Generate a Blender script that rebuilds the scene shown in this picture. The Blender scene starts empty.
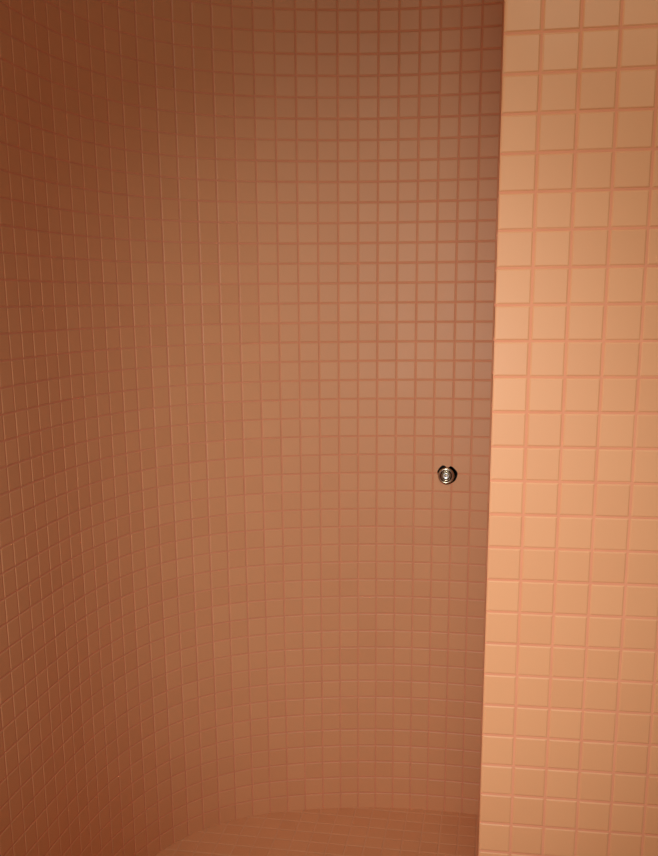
import bpy, bmesh, math, random
from mathutils import Vector, Matrix
from mathutils.geometry import delaunay_2d_cdt

random.seed(7)
SC = bpy.context.scene
COL = SC.collection
PITCH = 0.05
CAM_Z = 1.4535

# ------------------------------------------------------------------ materials
def mat(name):
    m = bpy.data.materials.new(name); m.use_nodes = True
    nt = m.node_tree
    return m, nt, nt.nodes['Principled BSDF']

def tile_material(name, base, rough, spec=0.5, var=0.10):
    m, nt, b = mat(name)
    at = nt.nodes.new('ShaderNodeAttribute'); at.attribute_name = 'tint'
    tc = nt.nodes.new('ShaderNodeTexCoord')
    n1 = nt.nodes.new('ShaderNodeTexNoise'); n1.inputs['Scale'].default_value = 9; n1.inputs['Detail'].default_value = 4
    n2 = nt.nodes.new('ShaderNodeTexNoise'); n2.inputs['Scale'].default_value = 120; n2.inputs['Detail'].default_value = 3
    nt.links.new(tc.outputs['Object'], n1.inputs['Vector']); nt.links.new(tc.outputs['Object'], n2.inputs['Vector'])
    add = nt.nodes.new('ShaderNodeMath'); add.operation = 'MULTIPLY_ADD'
    nt.links.new(n1.outputs['Fac'], add.inputs[0]); add.inputs[1].default_value = 0.5
    nt.links.new(at.outputs['Fac'], add.inputs[2])
    ramp = nt.nodes.new('ShaderNodeMapRange')
    ramp.inputs['From Min'].default_value = 0.1; ramp.inputs['From Max'].default_value = 1.4
    nt.links.new(add.outputs[0], ramp.inputs['Value'])
    mix = nt.nodes.new('ShaderNodeMix'); mix.data_type = 'RGBA'
    lo = [base[0]*(1-var*.6), base[1]*(1-var), base[2]*(1-var*1.2), 1]
    hi = [min(1, base[0]*(1+var*.5)), base[1]*(1+var*.8), base[2]*(1+var), 1]
    mix.inputs['A'].default_value = lo; mix.inputs['B'].default_value = hi
    nt.links.new(ramp.outputs[0], mix.inputs['Factor'])
    nt.links.new(mix.outputs['Result'], b.inputs['Base Color'])
    rr = nt.nodes.new('ShaderNodeMapRange')
    rr.inputs['To Min'].default_value = rough-.06; rr.inputs['To Max'].default_value = rough+.06
    nt.links.new(n1.outputs['Fac'], rr.inputs['Value']); nt.links.new(rr.outputs[0], b.inputs['Roughness'])
    b.inputs['Specular IOR Level'].default_value = spec
    bp = nt.nodes.new('ShaderNodeBump'); bp.inputs['Strength'].default_value = .05; bp.inputs['Distance'].default_value = .001
    nt.links.new(n2.outputs['Fac'], bp.inputs['Height']); nt.links.new(bp.outputs[0], b.inputs['Normal'])
    return m

def grout_material(name, base):
    m, nt, b = mat(name)
    tc = nt.nodes.new('ShaderNodeTexCoord')
    n = nt.nodes.new('ShaderNodeTexNoise'); n.inputs['Scale'].default_value = 14; n.inputs['Detail'].default_value = 6
    nt.links.new(tc.outputs['Object'], n.inputs['Vector'])
    mix = nt.nodes.new('ShaderNodeMix'); mix.data_type = 'RGBA'
    mix.inputs['A'].default_value = (base[0]*.88, base[1]*.82, base[2]*.82, 1)
    mix.inputs['B'].default_value = (base[0]*1.08, base[1]*1.14, base[2]*1.16, 1)
    nt.links.new(n.outputs['Fac'], mix.inputs['Factor']); nt.links.new(mix.outputs['Result'], b.inputs['Base Color'])
    b.inputs['Roughness'].default_value = .85
    return m

def metal_material(name, base, rough):
    m, nt, b = mat(name)
    tc = nt.nodes.new('ShaderNodeTexCoord')
    n = nt.nodes.new('ShaderNodeTexNoise'); n.inputs['Scale'].default_value = 90
    nt.links.new(tc.outputs['Object'], n.inputs['Vector'])
    r = nt.nodes.new('ShaderNodeMapRange'); r.inputs['To Min'].default_value = rough-.03; r.inputs['To Max'].default_value = rough+.05
    nt.links.new(n.outputs['Fac'], r.inputs['Value']); nt.links.new(r.outputs[0], b.inputs['Roughness'])
    b.inputs['Base Color'].default_value = (*base, 1); b.inputs['Metallic'].default_value = 1
    return m

TILE = tile_material('pink_glazed_tile', (.80, .385, .205), .46, spec=.4, var=.05)
GROUT = grout_material('pink_grout', (.82, .33, .198))
FLOOR_TILE = tile_material('floor_tile', (.83, .42, .235), .5, var=.05)
FLOOR_GROUT = grout_material('floor_grout', (.85, .47, .29))
PLASTER = grout_material('ceiling_plaster', (.62, .38, .24))
MORTAR = grout_material('mortar_hole_shade', (.012, .008, .006))  # valve hole lining, shade inside the hole put into its near-black colour

# ------------------------------------------------------------------ tiled surface
class Sheet:
    """collects tile and grout polygons of one continuous tiled surface"""
    def __init__(s):
        s.v = []; s.f = []; s.m = []; s.t = []
    def poly(s, pts, mi, tint):
        i = len(s.v); s.v += [tuple(p) for p in pts]
        s.f.append(list(range(i, i+len(pts)))); s.m.append(mi); s.t.append(tint)
    def build(s, name, mats):
        me = bpy.data.meshes.new(name); me.from_pydata(s.v, [], s.f)
        for m in mats: me.materials.append(m)
        me.polygons.foreach_set('material_index', s.m)
        a = me.attributes.new('tint', 'FLOAT', 'FACE'); a.data.foreach_set('value', s.t)
        bm = bmesh.new(); bm.from_mesh(me); bmesh.ops.remove_doubles(bm, verts=bm.verts, dist=1e-6); bm.to_mesh(me); bm.free()
        o = bpy.data.objects.new(name, me); COL.objects.link(o)
        o['kind'] = 'structure'
        return o

def inside(pt, outline):
    x, y = pt; c = False; n = len(outline)
    for i in range(n):
        x0, y0 = outline[i]; x1, y1 = outline[(i+1) % n]
        if (y0 > y) != (y1 > y) and x < (x1-x0)*(y-y0)/(y1-y0)+x0: c = not c
    return c

def clip(pts, outline):
    """pieces of a planar convex polygon (u, v, depth) that lie outside the outline"""
    if outline is None: return [pts]
    us = [p[0] for p in pts]; vs = [p[1] for p in pts]
    ou = [p[0] for p in outline]; ov = [p[1] for p in outline]
    if max(us) < min(ou) or min(us) > max(ou) or max(vs) < min(ov) or min(vs) > max(ov): return [pts]
    n = len(pts)
    V = [Vector(p[:2]) for p in pts] + [Vector(p) for p in outline]
    E = [(i, (i+1) % n) for i in range(n)] + [(n+i, n+(i+1) % len(outline)) for i in range(len(outline))]
    vv, ee, ff, *_ = delaunay_2d_cdt(V, E, [], 0, 1e-7)
    a, b, c = [Vector(p) for p in pts[:3]]
    nrm = (b-a).cross(c-a)
    area = sum(pts[i][0]*pts[(i+1) % n][1]-pts[(i+1) % n][0]*pts[i][1] for i in range(n))
    base = [p[:2] for p in pts]
    out = []
    for f in ff:
        q = [vv[i] for i in f]; cen = sum(q, Vector((0, 0)))/len(q)
        if not inside(cen, base) or inside(cen, outline): continue
        r = []
        for w in q:
            d = a.z - (nrm.x*(w.x-a.x)+nrm.y*(w.y-a.y))/nrm.z if abs(nrm.z) > 1e-12 else a.z
            r.append((w.x, w.y, d))
        ar = sum(r[i][0]*r[(i+1) % len(r)][1]-r[(i+1) % len(r)][0]*r[i][1] for i in range(len(r)))
        if ar*area < 0: r.reverse()
        out.append(r)
    return out

def tile(sh, org, tu, tv, nn, w, h, gl, gr, gb, gt, bev=(.0019,)*4, rec=.001, hole=None, wob=.00025):
    """one tile cell: a grout bed, a two step rounded edge and a face. gaps left/right/bottom/top"""
    def put(pts, mi, t):
        for q in clip(pts, hole): sh.poly([org+tu*a+tv*b-nn*d for a, b, d in q], mi, t)
    j = lambda: random.uniform(-.00025, .00025)
    x0, x1, y0, y1 = gl+(j() if gl else 0), w-gr+(j() if gr else 0), gb+(j() if gb else 0), h-gt+(j() if gt else 0)
    bl, br, bb, bt = bev
    tint = random.random()
    # face plane gets a hair of tilt, like hand laid mosaic
    su, sv, off = random.gauss(0, .0022), random.gauss(0, .0022), random.uniform(0, wob)
    dep = lambda a, b: off + su*(a-w/2) + sv*(b-h/2)
    def ring(k, dd):
        r = [(x0+bl*k, y0+bb*k), (x1-br*k, y0+bb*k), (x1-br*k, y1-bt*k), (x0+bl*k, y1-bt*k)]
        return r, dd
    if gl or gr or gb or gt:
        g = rec
        o = [(0, 0), (w, 0), (w, h), (0, h)]
        i_ = [(x0, y0), (x1, y0), (x1, y1), (x0, y1)]
        for k in range(4):
            q = [o[k], o[(k+1) % 4], i_[(k+1) % 4], i_[k]]
            if abs((q[0][0]-q[3][0])*(q[1][1]-q[0][1])-(q[0][1]-q[3][1])*(q[1][0]-q[0][0])) < 1e-9: continue
            put([(a, b, g) for a, b in q], 1, .5)
    r0 = [(a, b, rec) for a, b in ring(0, 0)[0]]
    r1 = [(a, b, dep(a, b)+.0005) for a, b in ring(.35, 0)[0]]
    r2 = [(a, b, dep(a, b)) for a, b in ring(1, 0)[0]]
    for A, B in ((r0, r1), (r1, r2)):
        for k in range(4):
            q = [A[k], A[(k+1) % 4], B[(k+1) % 4], B[k]]
            put([q[0], q[1], q[2]], 0, tint); put([q[0], q[2], q[3]], 0, tint)
    put(r2, 0, tint)

GAP = .0016
def tiled_wall(name, plan, z_lines, side=1, corners=(), hole_at=None, hole=None, mats=None, sh=None, build=True):
    """plan: list of (x, y) joints seen from inside left to right; z_lines: joint heights ascending"""
    sh = sh or Sheet()
    for i in range(len(plan)-1):
        a, b = Vector((*plan[i], 0)), Vector((*plan[i+1], 0))
        d = b-a; w = d.length; tu = d/w; tv = Vector((0, 0, 1)); nn = tu.cross(tv)*side
        gl = 0 if i in corners else GAP; gr = 0 if (i+1) in corners else GAP
        bl = .0042 if i in corners else .0019; br = .0042 if (i+1) in corners else .0019
        for k in range(len(z_lines)-1):
            h = z_lines[k+1]-z_lines[k]
            org = a+tv*z_lines[k]
            ho = None
            if hole and i in hole_at:
                u0 = hole_at[i]
                ho = [(u-u0, z-z_lines[k]) for u, z in hole]
                if not any(-.001 < p[1] < h+.001 for p in ho): ho = None
            tile(sh, org, tu, tv, nn, w, h, gl, gr, GAP, GAP, (bl, br, .0019, .0019), hole=ho)
    return sh.build(name, mats or [TILE, GROUT]) if build else sh

# ---- plan of the curved wall, one point per tile joint, from the left straight run to the niche
PLAN = [(-0.6308,1.6323),(-0.6236,1.6818),(-0.6155,1.7311),(-0.6068,1.7803),(-0.5978,1.8289),(-0.5889,1.8775),(-0.5799,1.9262),
 (-0.5709,1.9748),(-0.5612,2.0234),(-0.5503,2.0719),(-0.5379,2.1194),(-0.5225,2.1669),(-0.5048,2.2134),(-0.4848,2.2589),
 (-0.4617,2.3037),(-0.4353,2.3465),(-0.4046,2.387),(-0.3697,2.4242),(-0.331,2.4573),(-0.2887,2.486),(-0.2435,2.5098),
 (-0.1956,2.5285),(-0.1461,2.5424),(-0.0955,2.5525),(-0.044,2.5597),(0.0078,2.5647),(0.0594,2.5679),(0.1104,2.5691),
 (0.1608,2.568),(0.2112,2.5647),(0.2615,2.5593),(0.3112,2.5522),(0.3608,2.5434),(0.4096,2.5332),(0.4582,2.5215)]
VALVE_SEG = 31                                   # joint 26 in the measured count
# left run carries on straight past the camera
pre = []
x, y = PLAN[0]; ang = math.radians(81.2)
for k in range(52):
    x -= PITCH*math.cos(ang); y -= PITCH*math.sin(ang); pre.append((x, y))
NPRE = len(pre)
# right end: the niche bends round behind the partition
post = []
x, y = PLAN[-1]; a = -14.5
for k in range(34):
    x += PITCH*math.cos(math.radians(a)); y += PITCH*math.sin(math.radians(a)); post.append((x, y))
    a -= .9 if k < 10 else (6.2 if k < 22 else 0)
PLAN = pre[::-1] + PLAN + post

Z_ROW14 = CAM_Z - .0061
z_low = Z_ROW14 - 28*PITCH
ZL = [-.004] + [z_low + PITCH*k for k in range(0, 53)]
# the rough opening around the valve, in wall coordinates (u along the wall from joint 26, height)
seg = NPRE + VALVE_SEG
def wall_point(u):
    i = seg if u < (Vector(PLAN[seg+1])-Vector(PLAN[seg])).length else seg+1
    L0 = (Vector(PLAN[seg+1])-Vector(PLAN[seg])).length
    a, b = Vector(PLAN[i]), Vector(PLAN[i+1]); t = (b-a).normalized()
    return a + t*(u if i == seg else u-L0), t
L26 = (Vector(PLAN[seg+1])-Vector(PLAN[seg])).length
HU, HZ = .0383, .9936
hole = []
for k in range(40):
    th = 2*math.pi*k/40
    r = .0264 + .0010*math.sin(3*th+1.0) + .0005*math.sin(7*th)
    if math.radians(110) < th < math.radians(165): r += .0016
    if math.radians(75) < th < math.radians(100): r -= .0040
    if math.radians(190) < th < math.radians(285): r -= .001
    hole.append((HU+r*math.cos(th), HZ+r*math.sin(th)))
sh = tiled_wall('wall_back', PLAN, ZL, hole_at={seg: 0.0, seg+1: L26}, hole=hole, build=False)
wp, wt = wall_point(HU)
nrm = Vector((wt.y, -wt.x, 0))                   # towards the room
def hw(u, z, d):
    p, t = wall_point(u); return Vector((p.x, p.y, z)) - nrm*d
n = len(hole)
for k in range(n):
    a, b = hole[k], hole[(k+1) % n]
    sh.poly([hw(*a, .0004), hw(*b, .0004), hw(*b, .007), hw(*a, .007)], 2, .5)
    sh.poly([hw(*a, .007), hw(*b, .007), hw(*b, .05), hw(*a, .05)], 3, .5)
sh.poly([hw(*p, .05) for p in hole], 3, .5)
wall_back = sh.build('wall_back', [TILE, GROUT, TILE, MORTAR])

# ------------------------------------------------------------------ partition in front, right
FX, FY, FA = .30016, 1.37057, -.165336
fd = Vector((math.cos(FA), math.sin(FA))); fn = Vector((-fd.y, fd.x))   # fn points into the niche
E0 = Vector((FX, FY)) - fd*.04937
front = [tuple(E0)] + [tuple(Vector((FX, FY))+fd*PITCH*k) for k in range(0, 24)]
TH = .10
ret = [tuple(E0+fn*TH), tuple(E0+fn*PITCH), tuple(E0)]
z8 = CAM_Z - .0582
zf = z8 - 27*PITCH
ZF = [-.004] + [zf + PITCH*k for k in range(0, 54)]
sh = Sheet()
part_plan = ret + front[1:]
tiled_wall('wall_right', part_plan, ZF, corners=(2,), sh=sh, build=False)
back_side = [tuple(Vector(p)+fn*TH) for p in front][::-1]
tiled_wall('wall_right', back_side, ZF, sh=sh, build=False)
wall_right = sh.build('wall_right', [TILE, GROUT])

# ------------------------------------------------------------------ floor, tiles laid square to the partition
def in_plan(p):
    poly = PLAN + [(1.55, -.9), (-1.05, -.9)]
    return inside(p, poly)
sh = Sheet()
fa = math.radians(-10.4); tu = Vector((math.cos(fa), math.sin(fa), 0)); tv = Vector((-tu.y, tu.x, 0)); nz = Vector((0, 0, 1))
o0 = Vector((.227, 2.492, 0))
us, vs = .016, 0.0
for i in range(-36, 40):
    for k in range(-70, 8):
        org = o0 + tu*(us+i*PITCH) + tv*(vs+k*PITCH)
        c = org + tu*.025 + tv*.025
        if any(in_plan((c.x+dx, c.y+dy)) for dx, dy in ((0, 0), (.07, 0), (-.07, 0), (0, .07), (0, -.07))):
            tile(sh, org, tu, tv, nz, PITCH, PITCH, GAP, GAP, GAP, GAP, wob=.0003)
floor = sh.build('floor', [FLOOR_TILE, FLOOR_GROUT])

# ceiling, plain plaster over the niche and the room
zc = ZL[-1]
bm = bmesh.new()
pts = PLAN + [(1.55, -.9), (-1.05, -.9)]
lo = [bm.verts.new((px, py, zc)) for px, py in pts]; hi = [bm.verts.new((px, py, zc+.05)) for px, py in pts]
bm.faces.new(lo); bm.faces.new(hi[::-1])
for k in range(len(pts)): bm.faces.new((lo[k], hi[k], hi[(k+1) % len(pts)], lo[(k+1) % len(pts)]))
bmesh.ops.recalc_face_normals(bm, faces=bm.faces)
me = bpy.data.meshes.new('ceiling'); bm.to_mesh(me); bm.free(); me.materials.append(PLASTER)
ceiling = bpy.data.objects.new('ceiling', me); COL.objects.link(ceiling); ceiling['kind'] = 'structure'

# ------------------------------------------------------------------ shower valve in its hole
NICKEL = metal_material('worn_nickel', (.56, .48, .39), .2)
STEEL = metal_material('bright_steel', (.82, .82, .84), .3)
BRASS = metal_material('dull_brass', (.45, .32, .17), .35)
root = bpy.data.objects.new('shower_valve', None); COL.objects.link(root)
root.empty_display_size = .03
VU, VZ = .0356, .9930
vp, _ = wall_point(VU)
root.location = (vp.x, vp.y, VZ)
root.rotation_euler = (0, 0, math.atan2(nrm.y, nrm.x)+math.pi/2)     # local -Y looks into the room
root['label'] = 'small round metal shower valve sitting in a dark hole in the curved tiled wall'
root['category'] = 'valve'
def lathe(name, prof, m, parent, seg=64, smooth=True, shape=None):
    """prof: (radius, distance out of the wall)"""
    bm = bmesh.new(); rings = []
    for r, d in prof:
        if r < 1e-6: rings.append([bm.verts.new((0, -d, 0))]); continue
        R = []
        for k in range(seg):
            t = 2*math.pi*k/seg; rr = r*(shape(t) if shape else 1)
            R.append(bm.verts.new((rr*math.cos(t), -d, rr*math.sin(t))))
        rings.append(R)
    for A, B in zip(rings, rings[1:]):
        for k in range(seg):
            q = [A[k % len(A)], A[(k+1) % len(A)], B[(k+1) % len(B)], B[k % len(B)]]
            q = [v for i, v in enumerate(q) if v not in q[:i]]
            if len(q) > 2: bm.faces.new(q)
    bmesh.ops.recalc_face_normals(bm, faces=bm.faces)
    for f in bm.faces: f.smooth = smooth
    me = bpy.data.meshes.new(name); bm.to_mesh(me); bm.free(); me.materials.append(m)
    try: me.set_sharp_from_angle(angle=math.radians(35))
    except Exception: pass
    o = bpy.data.objects.new(name, me); COL.objects.link(o); o.parent = parent
    return o
lathe('valve_body', [(0, -.0495), (.0135, -.0495), (.0135, -.012), (.0200, -.010), (.0200, -.002), (0, -.002)], BRASS, root,
      shape=lambda t: 1)
def torus_profile(r, d, rx, rd, base):
    p = [(r+rx, base)] + [(r+rx*math.cos(t), d+rd*math.sin(t)) for t in [math.pi*k/14 for k in range(15)]] + [(r-rx, base), (r+rx, base)]
    return p
lathe('outer_ring', torus_profile(.0182, .0080, .0036, .0052, -.004), NICKEL, root, seg=96)
lathe('inner_ring', torus_profile(.0122, .0075, .0021, .0040, -.004), NICKEL, root, seg=96)
st = lathe('stem', [(0, -.004), (.0084, -.004), (.0084, .0120), (.0080, .0138), (.0070, .0148), (.0056, .0150), (.0044, .0144), (.0040, .0132), (0, .0128)], STEEL, root)
lathe('screw', [(0, .0120), (.0030, .0120), (.0030, .0138), (.0022, .0146), (.0009, .0148), (.0007, .0138), (0, .0138)], BRASS, st, seg=24)

# ------------------------------------------------------------------ light
def spot(name, loc, target, power, color, size, blend, radius):
    l = bpy.data.lights.new(name, 'SPOT'); l.energy = power; l.color = color; l.spot_size = math.radians(size); l.spot_blend = blend; l.shadow_soft_size = radius
    o = bpy.data.objects.new(name, l); COL.objects.link(o); o.location = loc
    o.rotation_euler = (Vector(target)-Vector(loc)).to_track_quat('-Z', 'Y').to_euler()
    return o
# a torch held left of the camera and a ceiling lamp in the room behind it
spot('torch', (-.40, -.62, 1.38), (.13, 2.5, .90), 115, (.93, 1, .95), 45, 1.0, .03)
def area(name, loc, target, power, color, size):
    l = bpy.data.lights.new(name, 'AREA'); l.shape = 'DISK'; l.size = size; l.energy = power; l.color = color
    o = bpy.data.objects.new(name, l); COL.objects.link(o); o.location = loc
    o.rotation_euler = (Vector(target)-Vector(loc)).to_track_quat('-Z', 'Y').to_euler()
area('ceiling_lamp', (-.1, -.5, 2.58), (0, .6, 0), 26.5, (.98, 1, .76), .5)

w = bpy.data.worlds.new('World'); SC.world = w; w.use_nodes = True
bg = w.node_tree.nodes['Background']; bg.inputs[0].default_value = (1, .86, .72, 1); bg.inputs[1].default_value = .02

# ------------------------------------------------------------------ camera
cd = bpy.data.cameras.new('Camera'); cam = bpy.data.objects.new('Camera', cd); COL.objects.link(cam)
F = 961.354; PIT = math.radians(12.70456); ROLL = math.radians(-.541345)
cd.sensor_fit = 'VERTICAL'; cd.sensor_height = 36; cd.sensor_width = 36*658/856
cd.lens = F/856*36
cd.shift_x = 11.1445/856; cd.shift_y = 89.604/856
cd.clip_start = .01
cam.matrix_world = Matrix.Translation((0, 0, CAM_Z)) @ Matrix.Rotation(math.pi/2-PIT, 4, 'X') @ Matrix.Rotation(ROLL, 4, 'Z')
SC.camera = cam

vs_ = SC.view_settings
SC.display_settings.display_device = 'sRGB'
vs_.view_transform = 'Standard'; vs_.look = 'None'; vs_.exposure = 0; vs_.gamma = 1; vs_.use_curve_mapping = False
